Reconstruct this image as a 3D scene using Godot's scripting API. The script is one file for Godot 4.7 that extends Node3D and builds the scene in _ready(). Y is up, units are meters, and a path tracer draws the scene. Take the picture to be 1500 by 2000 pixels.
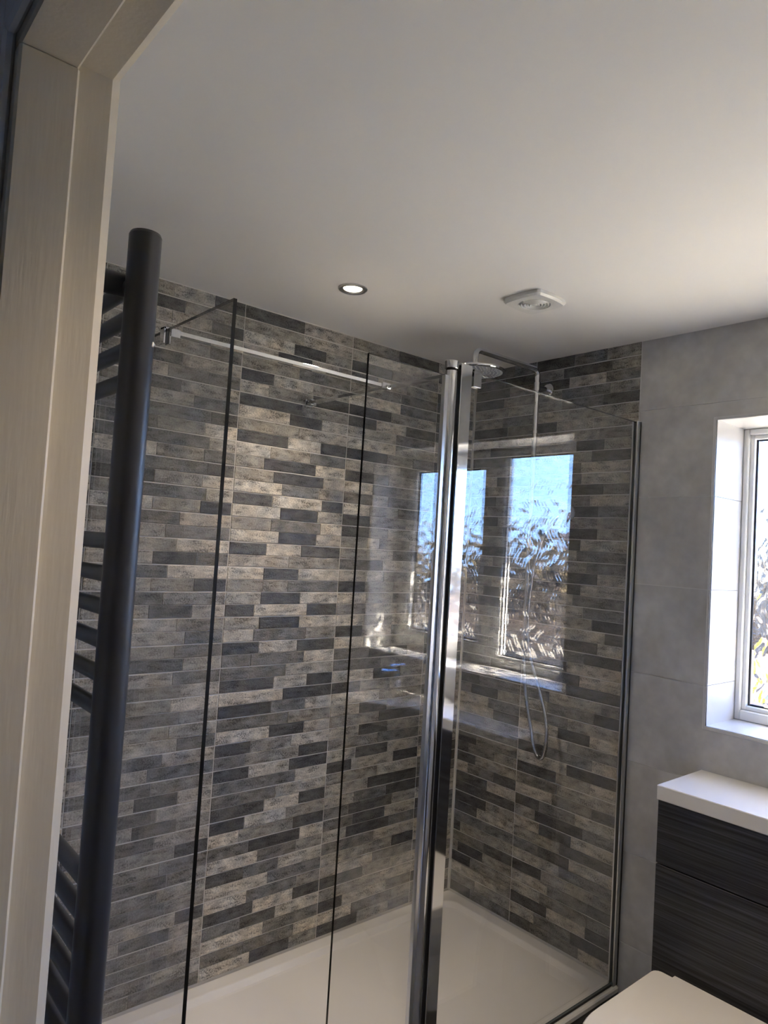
extends Node3D
# A shower room seen from its doorway. x runs along the window wall, z along the stone-clad wall, y is up; the corner of the two walls is the origin, y = 0 is the rim of the shower tray.

const CEIL := 2.2
const FLOOR := -0.10
const SCREEN_X := 0.78
const PITCH := 0.08266      # height of one stone tile course
const TILE_W := 0.4555
const WIN := [1.052, 2.22, 0.921, 1.895]   # x0, x1, y0, y1 of the window opening
const DOOR := [1.215, 2.075, 1.972]        # x0, x1, top of the door opening

var st: SurfaceTool
var M := {}
var used := {}
var rng := RandomNumberGenerator.new()
var cam: Camera3D


func _ready() -> void:
	rng.seed = 20240611
	# ---- camera
	cam = Camera3D.new()
	cam.name = "camera"
	add_child(cam)
	cam.position = Vector3(2.0879, 1.4254, 2.2645)
	cam.rotation = Vector3(0.047898, 0.864639, 0.060679)
	cam.fov = rad_to_deg(2.0 * atan(1000.0 / 1382.93))
	cam.near = 0.02
	cam.far = 300.0
	cam.current = true
	# ---- sky
	var env := Environment.new()
	env.background_mode = Environment.BG_SKY
	var sky := Sky.new()
	var sm := ProceduralSkyMaterial.new()
	sm.sky_top_color = Color(0.30, 0.50, 0.86)
	sm.sky_horizon_color = Color(0.56, 0.72, 0.93)
	sm.sky_curve = 0.25
	sm.ground_bottom_color = Color(0.45, 0.43, 0.38)
	sm.ground_horizon_color = Color(0.55, 0.55, 0.52)
	sm.sun_angle_max = 8.0
	sky.sky_material = sm
	env.sky = sky
	env.background_energy_multiplier = 3.3
	env.tonemap_mode = Environment.TONE_MAPPER_LINEAR
	env.tonemap_exposure = 7.0
	env.sdfgi_enabled = true
	env.ssao_enabled = true
	env.ssil_enabled = true
	var we := WorldEnvironment.new()
	we.name = "world_environment"
	we.environment = env
	add_child(we)
	# ---- sun
	var sun := DirectionalLight3D.new()
	sun.name = "sun"
	add_child(sun)
	sun.look_at_from_position(Vector3.ZERO, Vector3(0.55, -0.71, 0.44))
	sun.light_energy = 8.0
	sun.light_color = Color(1.0, 0.95, 0.87)
	sun.light_angular_distance = 0.5
	sun.shadow_enabled = true
	# ---- the rest
	make_materials()
	build_shell()
	build_stone()
	build_wall_tiles()
	build_window()
	build_door_lining()
	build_tray()
	build_screen()
	build_bars()
	build_shower()
	build_ceiling_things()
	build_radiator()
	build_toilet_unit()
	build_vanity()
	build_garden()


# ------------------------------------------------------------------ helpers

func begin() -> void:
	st = SurfaceTool.new()
	st.begin(Mesh.PRIMITIVE_TRIANGLES)


func tri(a: Vector3, b: Vector3, c: Vector3) -> void:   # counter-clockwise seen from outside, flat
	var n := (b - a).cross(c - a).normalized()
	for p in [a, c, b]:
		st.set_normal(n)
		st.add_vertex(p)


func quad(a: Vector3, b: Vector3, c: Vector3, d: Vector3) -> void:
	tri(a, b, c)
	tri(a, c, d)


func squad(a: Vector3, b: Vector3, c: Vector3, d: Vector3, na: Vector3, nb: Vector3, nc: Vector3, nd: Vector3) -> void:
	for q in [[a, na], [c, nc], [b, nb], [a, na], [d, nd], [c, nc]]:
		st.set_normal(q[1])
		st.add_vertex(q[0])


func box(lo: Vector3, hi: Vector3, bevel := 0.0) -> void:
	var c := (lo + hi) / 2.0
	var h := (hi - lo) / 2.0
	var b := minf(bevel, minf(h.x, minf(h.y, h.z)) * 0.9)
	for ax in 3:
		var u := (ax + 1) % 3
		var v := (ax + 2) % 3
		for s in [-1.0, 1.0]:
			var q := []
			for k in [[-1, -1], [1, -1], [1, 1], [-1, 1]]:
				var p := Vector3.ZERO
				p[ax] = s * h[ax]
				p[u] = k[0] * (h[u] - b)
				p[v] = k[1] * (h[v] - b)
				q.append(c + p)
			if s > 0:
				quad(q[0], q[1], q[2], q[3])
			else:
				quad(q[3], q[2], q[1], q[0])
	if b <= 0.0:
		return
	for ax in 3:      # edges along ax
		var u := (ax + 1) % 3
		var v := (ax + 2) % 3
		for su in [-1.0, 1.0]:
			for sv in [-1.0, 1.0]:
				var p1 := Vector3.ZERO
				var p2 := Vector3.ZERO
				p1[u] = su * h[u]
				p1[v] = sv * (h[v] - b)
				p2[u] = su * (h[u] - b)
				p2[v] = sv * h[v]
				var e := Vector3.ZERO
				e[ax] = h[ax] - b
				if su * sv > 0:
					quad(c + p1 - e, c + p2 - e, c + p2 + e, c + p1 + e)
				else:
					quad(c + p1 + e, c + p2 + e, c + p2 - e, c + p1 - e)
	for sx in [-1.0, 1.0]:
		for sy in [-1.0, 1.0]:
			for sz in [-1.0, 1.0]:
				var a := c + Vector3(sx * h.x, sy * (h.y - b), sz * (h.z - b))
				var d := c + Vector3(sx * (h.x - b), sy * h.y, sz * (h.z - b))
				var e2 := c + Vector3(sx * (h.x - b), sy * (h.y - b), sz * h.z)
				if sx * sy * sz > 0:
					tri(a, d, e2)
				else:
					tri(a, e2, d)


func tube(pts: Array, r: float, seg := 14, caps := true, ripple := 0.0) -> void:
	var n := pts.size()
	var rings := []
	var norms := []
	var up := Vector3.UP
	var t0: Vector3 = (pts[1] - pts[0]).normalized()
	if absf(t0.dot(up)) > 0.9:
		up = Vector3.RIGHT
	var side := t0.cross(up).normalized()
	for i in n:
		var t: Vector3
		if i == 0:
			t = t0
		elif i == n - 1:
			t = (pts[i] - pts[i - 1]).normalized()
		else:
			t = (pts[i + 1] - pts[i - 1]).normalized()
		side = (side - t * side.dot(t)).normalized()
		var bi := t.cross(side)
		var ring := []
		var nr := []
		var rr := r * (1.0 + (ripple if i % 2 else -ripple))
		for k in seg:
			var a := TAU * k / seg
			var d: Vector3 = side * cos(a) + bi * sin(a)
			ring.append(pts[i] + d * rr)
			nr.append(d)
		rings.append(ring)
		norms.append(nr)
	for i in n - 1:
		for k in seg:
			var l := (k + 1) % seg
			squad(rings[i][k], rings[i][l], rings[i + 1][l], rings[i + 1][k], norms[i][k], norms[i][l], norms[i + 1][l], norms[i + 1][k])
	if caps:
		for k in seg:
			var l := (k + 1) % seg
			tri(pts[0], rings[0][l], rings[0][k])
			tri(pts[n - 1], rings[n - 1][k], rings[n - 1][l])


func lathe(profile: Array, at: Transform3D, seg := 32) -> void:   # profile of (radius, height) going upwards on the outside
	for i in profile.size() - 1:
		var p: Vector2 = profile[i]
		var q: Vector2 = profile[i + 1]
		var nn := Vector2(q.y - p.y, -(q.x - p.x)).normalized()
		for k in seg:
			var a := TAU * k / seg
			var b := TAU * (k + 1) / seg
			var ca := Vector3(cos(a), 0, -sin(a))
			var cb := Vector3(cos(b), 0, -sin(b))
			var na := at.basis * (ca * nn.x + Vector3.UP * nn.y)
			var nb := at.basis * (cb * nn.x + Vector3.UP * nn.y)
			squad(at * (ca * p.x + Vector3.UP * p.y), at * (cb * p.x + Vector3.UP * p.y), at * (cb * q.x + Vector3.UP * q.y), at * (ca * q.x + Vector3.UP * q.y), na, nb, nb, na)


func prism_y(poly: PackedVector2Array, y0: float, y1: float, top_in := 0.0) -> void:   # (x, z) outline extruded upwards, the top edge chamfered by top_in
	var pg := poly
	if Geometry2D.is_polygon_clockwise(pg):
		pg.reverse()
	var ctr := Vector2.ZERO
	for p in pg:
		ctr += p / pg.size()
	var n := pg.size()
	var top := PackedVector2Array()
	for p in pg:
		top.append(p + (ctr - p).normalized() * top_in)
	for i in n:
		var j := (i + 1) % n
		var a := pg[i]
		var b := pg[j]
		quad(Vector3(b.x, y0, b.y), Vector3(a.x, y0, a.y), Vector3(a.x, y1 - top_in, a.y), Vector3(b.x, y1 - top_in, b.y))
		if top_in > 0.0:
			quad(Vector3(b.x, y1 - top_in, b.y), Vector3(a.x, y1 - top_in, a.y), Vector3(top[i].x, y1, top[i].y), Vector3(top[j].x, y1, top[j].y))
		tri(Vector3(ctr.x, y1, ctr.y), Vector3(top[j].x, y1, top[j].y), Vector3(top[i].x, y1, top[i].y))
		tri(Vector3(ctr.x, y0, ctr.y), Vector3(a.x, y0, a.y), Vector3(b.x, y0, b.y))


func rounded_rect(x0: float, x1: float, z0: float, z1: float, r_back: float, r_front: float) -> PackedVector2Array:
	var out := PackedVector2Array()
	for cr in [[x1, z1, r_front, 0.0], [x0, z1, r_front, 90.0], [x0, z0, r_back, 180.0], [x1, z0, r_back, 270.0]]:
		var r: float = cr[2]
		var cx: float = cr[0] + (-r if cr[0] == x1 else r)
		var cz: float = cr[1] + (-r if cr[1] == z1 else r)
		var steps := 4 if r < 0.05 else 10
		for k in steps + 1:
			var a := deg_to_rad(cr[3] + 90.0 * k / steps)
			out.append(Vector2(cx + cos(a) * r, cz + sin(a) * r))
	return out


func bez(a: Vector3, b: Vector3, c: Vector3, d: Vector3, n := 24) -> Array:
	var out := []
	for i in n + 1:
		out.append(a.bezier_interpolate(b, c, d, float(i) / n))
	return out


func bend(pts: Array, r: float, steps := 7) -> Array:     # rounds the inner corners of a polyline
	var out := [pts[0]]
	for i in range(1, pts.size() - 1):
		var p: Vector3 = pts[i]
		var a: Vector3 = p + (pts[i - 1] - p).normalized() * r
		var b: Vector3 = p + (pts[i + 1] - p).normalized() * r
		for k in steps + 1:
			var t := float(k) / steps
			out.append(a.lerp(p, t).lerp(p.lerp(b, t), t))
	out.append(pts[pts.size() - 1])
	return out


func done(called: String, m: Material, parent: Node = null) -> MeshInstance3D:
	var o := MeshInstance3D.new()
	o.name = numbered(called) if parent == null else called
	o.mesh = st.commit()
	o.material_override = m
	(self if parent == null else parent).add_child(o, true)
	return o


func numbered(called: String) -> String:
	if not used.has(called):
		used[called] = 0
		return called
	used[called] += 1
	return "%s_%03d" % [called, used[called]]


func thing(called: String, label: String, category: String, group := "") -> Node3D:
	var o := Node3D.new()
	o.name = numbered(called)
	add_child(o)
	return tag(o, label, category, group)


func tag(o: Node3D, label: String, category: String, group := "") -> Node3D:
	o.set_meta("label", label)
	o.set_meta("category", category)
	if group:
		o.set_meta("group", group)
	return o


func structure(o: Node3D, label := "") -> Node3D:
	o.set_meta("kind", "structure")
	if label:
		o.set_meta("label", label)
	return o


func base(called: String) -> Node3D:
	var o := Node3D.new()
	o.name = called
	add_child(o)
	return o


func plain(c: Color, rough: float, metal := 0.0, spec := 0.5) -> StandardMaterial3D:
	var m := StandardMaterial3D.new()
	m.albedo_color = c
	m.roughness = rough
	m.metallic = metal
	m.metallic_specular = spec
	return m


func lin(r: float, g: float, b: float) -> Color:
	return Color(r, g, b).linear_to_srgb()


func clear(a := 0.0, c := Color.WHITE) -> StandardMaterial3D:
	var m := plain(Color(c.r, c.g, c.b, a), 0.0)
	m.transparency = BaseMaterial3D.TRANSPARENCY_ALPHA
	return m


func seamless(size_x: int, size_y: int, freq: float, octaves: int, s: int, kind := FastNoiseLite.TYPE_SIMPLEX_SMOOTH) -> Image:
	var n := FastNoiseLite.new()
	n.seed = s
	n.noise_type = kind
	n.frequency = freq
	n.fractal_type = FastNoiseLite.FRACTAL_FBM
	n.fractal_octaves = octaves
	return n.get_seamless_image(size_x, size_y, false, false, 0.15, true)


func texture_from(size: int, f: Callable) -> ImageTexture:
	var im := Image.create(size, size, false, Image.FORMAT_RGB8)
	var data := PackedByteArray()
	data.resize(size * size * 3)
	for i in size * size:
		var c: Vector3 = f.call(i)
		data[i * 3] = clampi(int(c.x * 255.0), 0, 255)
		data[i * 3 + 1] = clampi(int(c.y * 255.0), 0, 255)
		data[i * 3 + 2] = clampi(int(c.z * 255.0), 0, 255)
	im = Image.create_from_data(size, size, false, Image.FORMAT_RGB8, data)
	return ImageTexture.create_from_image(im)


func grey_of(im: Image) -> PackedByteArray:
	im.convert(Image.FORMAT_L8)
	return im.get_data()


# ------------------------------------------------------------------ materials

func make_materials() -> void:
	var n := 512
	# slate: cloudy patches, horizontal cleft streaks, fine speckle and pale scratches
	var patch := grey_of(seamless(n, n, 0.012, 4, 11))
	var fine := grey_of(seamless(n, n, 0.11, 3, 12))
	var sim := seamless(128, n, 0.035, 4, 13)
	sim.resize(n, n, Image.INTERPOLATE_CUBIC)
	var streak := grey_of(sim)
	var vein := grey_of(seamless(n, n, 0.02, 4, 14))
	var hue := grey_of(seamless(n, n, 0.008, 2, 15))
	var slate := texture_from(n, func(i: int) -> Vector3:
		var v := 0.82 + 0.30 * (patch[i] / 255.0 - 0.5) + 0.30 * (fine[i] / 255.0 - 0.5) + 0.26 * (streak[i] / 255.0 - 0.5)
		var d := absf(vein[i] / 255.0 - 0.5)
		if d < 0.014:
			v += 0.16 * (1.0 - d / 0.014)
		if streak[i] < 92 and fine[i] < 120:
			v -= 0.16
		var w := (hue[i] / 255.0 - 0.5) * 0.09
		return Vector3(v + w * 0.5, v, v - w * 0.7))
	var relief := texture_from(n, func(i: int) -> Vector3:
		var v := 0.35 * patch[i] / 255.0 + 0.25 * fine[i] / 255.0 + 0.40 * streak[i] / 255.0
		return Vector3(v, v, v))
	# honed grey wall tile: faint clouds
	var cl1 := grey_of(seamless(n, n, 0.008, 5, 21))
	var cl2 := grey_of(seamless(n, n, 0.04, 3, 22))
	var cloud := texture_from(n, func(i: int) -> Vector3:
		var v := 0.90 + 0.13 * (cl1[i] / 255.0 - 0.5) + 0.07 * (cl2[i] / 255.0 - 0.5)
		return Vector3(v, v, v))
	# dark wood foil: long thin grain
	var g1 := grey_of(seamless(n, n, 0.06, 5, 31))
	var g2 := grey_of(seamless(n, n, 0.015, 3, 32))
	var grain := texture_from(n, func(i: int) -> Vector3:
		var v := 0.50 + 0.60 * (g1[i] / 255.0 - 0.5) + 0.25 * (g2[i] / 255.0 - 0.5)
		return Vector3(v, v, v * 1.0))
	var stones := {
		"l": [Color(0.93, 0.905, 0.85), Color(0.90, 0.885, 0.845), Color(0.95, 0.92, 0.86)],
		"p": [Color(0.81, 0.795, 0.755), Color(0.83, 0.805, 0.76)],
		"m": [Color(0.725, 0.71, 0.67), Color(0.715, 0.70, 0.67)],
		"n": [Color(0.60, 0.59, 0.565), Color(0.59, 0.59, 0.58)],
		"d": [Color(0.44, 0.44, 0.435), Color(0.40, 0.40, 0.40), Color(0.47, 0.465, 0.45)],
	}
	for k in stones:
		M["stone_" + k] = []
		for j in stones[k].size():
			var m := plain(stones[k][j], 0.42, 0.0, 0.5)
			m.albedo_texture = slate
			m.heightmap_enabled = true
			m.heightmap_texture = relief
			m.heightmap_scale = 0.22
			m.uv1_triplanar = true
			m.uv1_world_triplanar = true
			m.uv1_scale = Vector3(2.6, 2.6, 2.6)
			m.uv1_offset = Vector3(0.37 * j + 0.11 * k.unicode_at(0), 0.23 * j + 0.07 * k.unicode_at(0), 0.61 * j)
			M["stone_" + k].append(m)
	M.grout = plain(Color(0.88, 0.87, 0.84), 0.9)
	M.grey_tile = []
	for j in 3:
		var m := plain(Color(0.85, 0.85, 0.845).lerp(Color(0.865, 0.86, 0.845), j * 0.5), 0.38)
		m.albedo_texture = cloud
		m.uv1_triplanar = true
		m.uv1_world_triplanar = true
		m.uv1_scale = Vector3(0.9, 0.9, 0.9)
		m.uv1_offset = Vector3(0.31 * j, 0.17 * j, 0.0)
		M.grey_tile.append(m)
	M.grey_grout = plain(Color(0.86, 0.86, 0.85), 0.9)
	M.ceiling = plain(Color(0.94, 0.935, 0.92), 0.85)
	M.white_tile = plain(Color(0.80, 0.80, 0.80), 0.3)
	M.upvc = plain(Color(0.92, 0.92, 0.91), 0.3)
	M.gasket = plain(Color(0.10, 0.105, 0.11), 0.6)
	M.floor = plain(Color(0.42, 0.42, 0.42), 0.5)
	M.floor.albedo_texture = cloud
	M.floor.uv1_triplanar = true
	M.floor.uv1_world_triplanar = true
	M.paint = plain(Color(0.84, 0.80, 0.72), 0.32)
	M.paint.heightmap_enabled = true
	var brush := ImageTexture.create_from_image(seamless(256, 256, 0.05, 4, 41))
	M.paint.heightmap_texture = brush
	M.paint.heightmap_scale = 0.02
	M.paint.uv1_triplanar = true
	M.paint.uv1_world_triplanar = true
	M.paint.uv1_scale = Vector3(9.0, 0.9, 9.0)
	M.hall = plain(Color(0.86, 0.87, 0.89), 0.8)
	M.acrylic = plain(Color(0.92, 0.915, 0.90), 0.22)
	M.chrome = plain(Color(0.86, 0.865, 0.87), 0.06, 1.0)
	M.satin = plain(Color(0.84, 0.845, 0.85), 0.28, 1.0)
	M.hose = plain(Color(0.74, 0.75, 0.77), 0.2, 1.0)
	M.black = plain(Color(0.03, 0.03, 0.035), 0.45)
	M.glass = clear(0.0)
	M.edge = plain(Color(0.055, 0.065, 0.075), 0.12)
	M.pale_edge = plain(Color(0.30, 0.34, 0.35), 0.12)
	M.relief_glass = plain(Color(1, 1, 1, 0), 0.0)
	M.relief_glass.refraction_enabled = true
	M.relief_glass.refraction_scale = 0.05
	M.nozzle = plain(Color(0.66, 0.68, 0.71), 0.35)
	M.anthracite = plain(Color(0.185, 0.19, 0.205), 0.38)
	M.white_plastic = plain(Color(0.90, 0.90, 0.885), 0.35)
	M.wood = plain(Color(0.40, 0.40, 0.42), 0.42)
	M.wood.albedo_texture = grain
	M.wood.uv1_triplanar = true
	M.wood.uv1_world_triplanar = true
	M.wood.uv1_scale = Vector3(0.09, 5.0, 0.09)
	M.ceramic = plain(Color(0.93, 0.925, 0.91), 0.12)
	M.seat = plain(Color(0.92, 0.905, 0.875), 0.28)
	M.lamp = plain(Color(1, 1, 1), 0.5)
	M.lamp.emission_enabled = true
	M.lamp.emission = Color(1.0, 0.93, 0.82)
	M.lamp.emission_energy_multiplier = 1.5


# ------------------------------------------------------------------ the shell

func build_shell() -> void:
	begin()
	box(Vector3(-0.15, FLOOR - 0.12, -0.3), Vector3(2.75, FLOOR, 3.7))
	structure(done("floor", M.floor), "dark grey floor")
	begin()
	box(Vector3(-0.15, CEIL, -0.3), Vector3(2.75, CEIL + 0.12, 3.7))
	structure(done("ceiling", M.ceiling), "smooth white painted ceiling")
	# the wall the radiator hangs on, with the door opening
	begin()
	box(Vector3(0.0, FLOOR, 1.996), Vector3(DOOR[0] - 0.03, CEIL, 2.10))
	box(Vector3(DOOR[1] + 0.03, FLOOR, 1.996), Vector3(2.6, CEIL, 2.10))
	box(Vector3(DOOR[0] - 0.03, DOOR[2] + 0.03, 1.996), Vector3(DOOR[1] + 0.03, CEIL, 2.10))
	structure(done("wall_front", M.grey_tile[1]), "grey painted wall around the doorway")
	begin()
	box(Vector3(2.6, FLOOR, 0.0), Vector3(2.75, CEIL, 3.7))
	structure(done("wall_right", M.grey_tile[0]), "grey wall beside the basin")
	begin()
	box(Vector3(-0.15, FLOOR, 2.10), Vector3(0.0, CEIL, 3.7))
	structure(done("wall_hall_left", M.hall), "grey hall wall")
	begin()
	box(Vector3(0.0, FLOOR, 3.55), Vector3(2.6, CEIL, 3.7))
	structure(done("wall_hall_back", M.hall), "grey hall wall behind the doorway")
	# eaves over the window
	begin()
	box(Vector3(-1.5, 2.36, -0.88), Vector3(4.2, 2.56, -0.3), 0.01)
	structure(done("trim_eaves", M.upvc), "white eaves over the window outside")


# ------------------------------------------------------------------ stone strips

const READ_MID := ["0d.52p", "0m.52p", "0l.44d.74m", "0p.30d.61p.87m", "0m.5n", "0d.28l.635m", "0l.24m.64d", "0d.55m", "0l.44d.74l", "0m.53p", "0d.44l.745d", "0l.29m.65n", "0m.24d.71l", "0m.33d.79p", "0l.41n.755m", "0d.335l.79d", "0l.41d.755p", "0m.335n.79l", "0l.41d.755p", "0d.31l.62d", "0p.515m", "0l.30d.61l", "0m.30m.52n", "0p.29d.64l", "0d.24l.71d", "0p.29d.645l", "0l.25n.71m", "0d.30l.64d", "0n.24n.71l", "0n.55p", "0d.45l.75d", "0l.54d", "0d.44n.75l", "0n.6m", "0l.44d.755p", "0d.29m.645l", "0n.25m.72d", "0d.29l.64d", "0n.24n.70l", "0n.53p", "0d.44l.75d", "0d.28l.64m", "0l.24m.71d", "0n.33d.78l", "0l.41n.755m", "0d.30n.60l", "0l.51n", "0l.34n.78m", "0d.40l.75d", "0n.30d.60l", "0l.5n", "0n.34n.78l", "0l.40d.74m"]
const READ_NEAR_CORNER := ["0m.51d", "0p.53m", "0d.44m.74m", "0n.29p.62m", "0m.56n", "0l.56n", "0d.46m.77p", "0d.30l.64d", "0p.53n", "0l.53m", "0d.44m.74n", "0p.29p.6n", "0d.3n.47p", "0l.3n.57m", "0n.3p.48n", "0l.28m.6n", "0d.29m.7p", "0d.29m.5p", "0m.28l.41m.75p", "0m.28p.57n", "0n.46l", "0p.28l.48m", "0d.28m.6m", "0l.3m.6n", "0m.3p.65m", "0l.29m.6p", "0d.28p.6m", "0l.3m", "0n.37d.8m", "0n.5m", "0l.43d.73m", "0d.29m.62p", "0l.51m", "0p.30d.6n", "0m.52d", "0p.31d.62m", "0m.52n", "0p.29d.64p", "0d.25p.71d", "0m.54p", "0p.44d.74d", "0p.3n.65d", "0n.25d.72m", "0n.3d.65p", "0p.24d.7n", "0n.54p", "0p.44m.75d", "0p.54n", "0d.44m.75p", "0m.64p", "0d.24p.71n", "0l.34n.78m", "0d.41p.75n"]
const READ_BY_PANEL := ["0m.45p.755d", "0d.54m", "0p.45p.745d", "0p.53m", "0m.45m.745n", "0n.55p", "0p.45n.75n", "0n.55p", "0p.65n", "0n.79d", "0n.40m.75l", "0n.79p", "0l.41m.755n", "0n.79d", "0d.41m.755l", "0n.79p", "0l.41m.755d", "0n.61p", "0p.515n", "0m.6l", "0p.44d.75n", "0n.55l", "0p.44m.75d", "0n.53m", "0p.44d.75p", "0p.645m", "0p.71n", "0m.645n", "0n.71p", "0p.645n", "0n.71p", "0m.645l", "0n.71m", "0m.645p", "0p.71n", "0n.61p", "0p.515n", "0n.55m", "0p.44d.745p", "0n.6p", "0p.44d.75m", "0n.6p", "0p.44m.75d", "0m.645n", "0n.71m", "0m.645p", "0n.71m", "0p.79d", "0p.41n.755p", "0m.79p", "0n.41n.755m", "0p.3m.65p", "0m.5n"]
const READ_WINDOW_WALL := ["0d.39n.7m", "0m.29d.75m", "0d.35p.7n", "0m.28n.74m", "0m.28n.68d", "0p.36m", "0d.24p.6m", "0p.2m.66n", "0m.45d.71m", "0m.6d", "0n.5p", "0n.51p", "0d.72n", "0n.6p", "0d.68n", "0m.5m", "0d.68m", "0d.53p", "0p.5n", "0m.6n", "0d.7p", "0d.55p", "0p.48n", "0p.58n", "0m.67d", "0n.38p.79d", "0d.73p", "0m.4n.62d", "0n.45p", "0d.58p", "0m.46d", "0n.3m.79n", "0p.28n.73d", "0n.49m", "0p.4d.7p", "0p.5n", "0d.3n.73p", "0p.5d", "0d.4m.72p", "0n.42m.78m", "0p.37n.745d", "0d.25n.6p", "0m.21d.67n", "0p.26d.57p", "0m.47d", "0n.26d.56p", "0p.47n", "0d.3m.79n", "0p.37n.745d", "0p.3n.745n", "0d.37p.735d", "0p.25n.6d", "0d.22n.68p"]
const READ_WINDOW_CORNER := ["0d.68p", "0d.62d", "0d.68m", "0d.58p", "0n.65n", "0d.39m", "0n.68d", "0m.37d.67m", "0d.53m", "0p.43m", "0n.6m", "0d.55n"]
const DESIGNS := [[[0.0, 0.335, 0.79], [0.0, 0.41, 0.755]], [[0.0, 0.30, 0.61], [0.0, 0.515]], [[0.0, 0.29, 0.645], [0.0, 0.25, 0.71]], [[0.0, 0.53], [0.0, 0.44, 0.75]]]


func parse_row(s: String) -> Array:
	var out := []
	var num := ""
	for ch in s:
		if ch == "." or (ch >= "0" and ch <= "9"):
			num += ch
		else:
			out.append([float(num), ch])
			num = ""
	return out


func random_tone(last: String) -> String:
	for k in 6:
		var r := rng.randf()
		var t := "l" if r < 0.27 else "p" if r < 0.44 else "m" if r < 0.62 else "n" if r < 0.76 else "d"
		if t != last:
			return t
	return "m"


func course_rows() -> Array:    # [y0, y1, top gap, bottom gap] from the ceiling down
	var out := [[2.1543, CEIL, 0.0, 0.0015]]
	var k := 0
	while true:
		var top := 2.1543 - PITCH * k
		var mid := top - PITCH / 2.0
		var bot := top - PITCH
		if top < 0.02:
			break
		out.append([maxf(mid, 0.0), top, 0.0015, 0.0004])
		if mid > 0.012:
			out.append([maxf(bot, 0.0), mid, 0.0004, 0.0015 if bot > 0.0 else 0.0])
		k += 1
	return out


var strip_meshes := {}


func strip_mesh(length_mm: int, height_mm: int, variant: int) -> ArrayMesh:
	# a cleft slab, front face towards +z, origin at the middle of its back; length along x
	var key := "%d_%d_%d" % [length_mm, height_mm, variant]
	if strip_meshes.has(key):
		return strip_meshes[key]
	var r2 := RandomNumberGenerator.new()
	r2.seed = hash(key)
	var L := length_mm / 1000.0
	var H := height_mm / 1000.0
	var nx := 5
	begin()
	var front := []
	var back := []
	for j in 4:
		var rowf := []
		for i in nx + 1:
			var x: float = -L / 2 + [0.0, 0.0012, L * 0.33, L * 0.66, L - 0.0012, L][i]
			var y: float = -H / 2 + [0.0, 0.0012, H - 0.0012, H][j]
			var edge: bool = j == 0 or j == 3 or i == 0 or i == nx
			var wob := r2.randf_range(-0.0006, 0.0006)
			var z := 0.0052 + (r2.randf_range(-0.0003, 0.0005) if not edge else -0.0007)
			if edge and (j == 0 or j == 3):
				y += wob
			rowf.append(Vector3(x, y, z))
		front.append(rowf)
	for j in 3:
		for i in nx:
			quad(front[j][i], front[j][i + 1], front[j + 1][i + 1], front[j + 1][i])
	for i in nx:
		var a: Vector3 = front[0][i]
		var b: Vector3 = front[0][i + 1]
		quad(Vector3(a.x, a.y, 0), Vector3(b.x, b.y, 0), b, a)
		a = front[3][i]
		b = front[3][i + 1]
		quad(a, b, Vector3(b.x, b.y, 0), Vector3(a.x, a.y, 0))
	for j in 3:
		var a: Vector3 = front[j][0]
		var b: Vector3 = front[j + 1][0]
		quad(Vector3(a.x, a.y, 0), a, b, Vector3(b.x, b.y, 0))
		a = front[j][nx]
		b = front[j + 1][nx]
		quad(a, Vector3(a.x, a.y, 0), Vector3(b.x, b.y, 0), b)
	var m := st.commit()
	strip_meshes[key] = m
	return m


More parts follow.
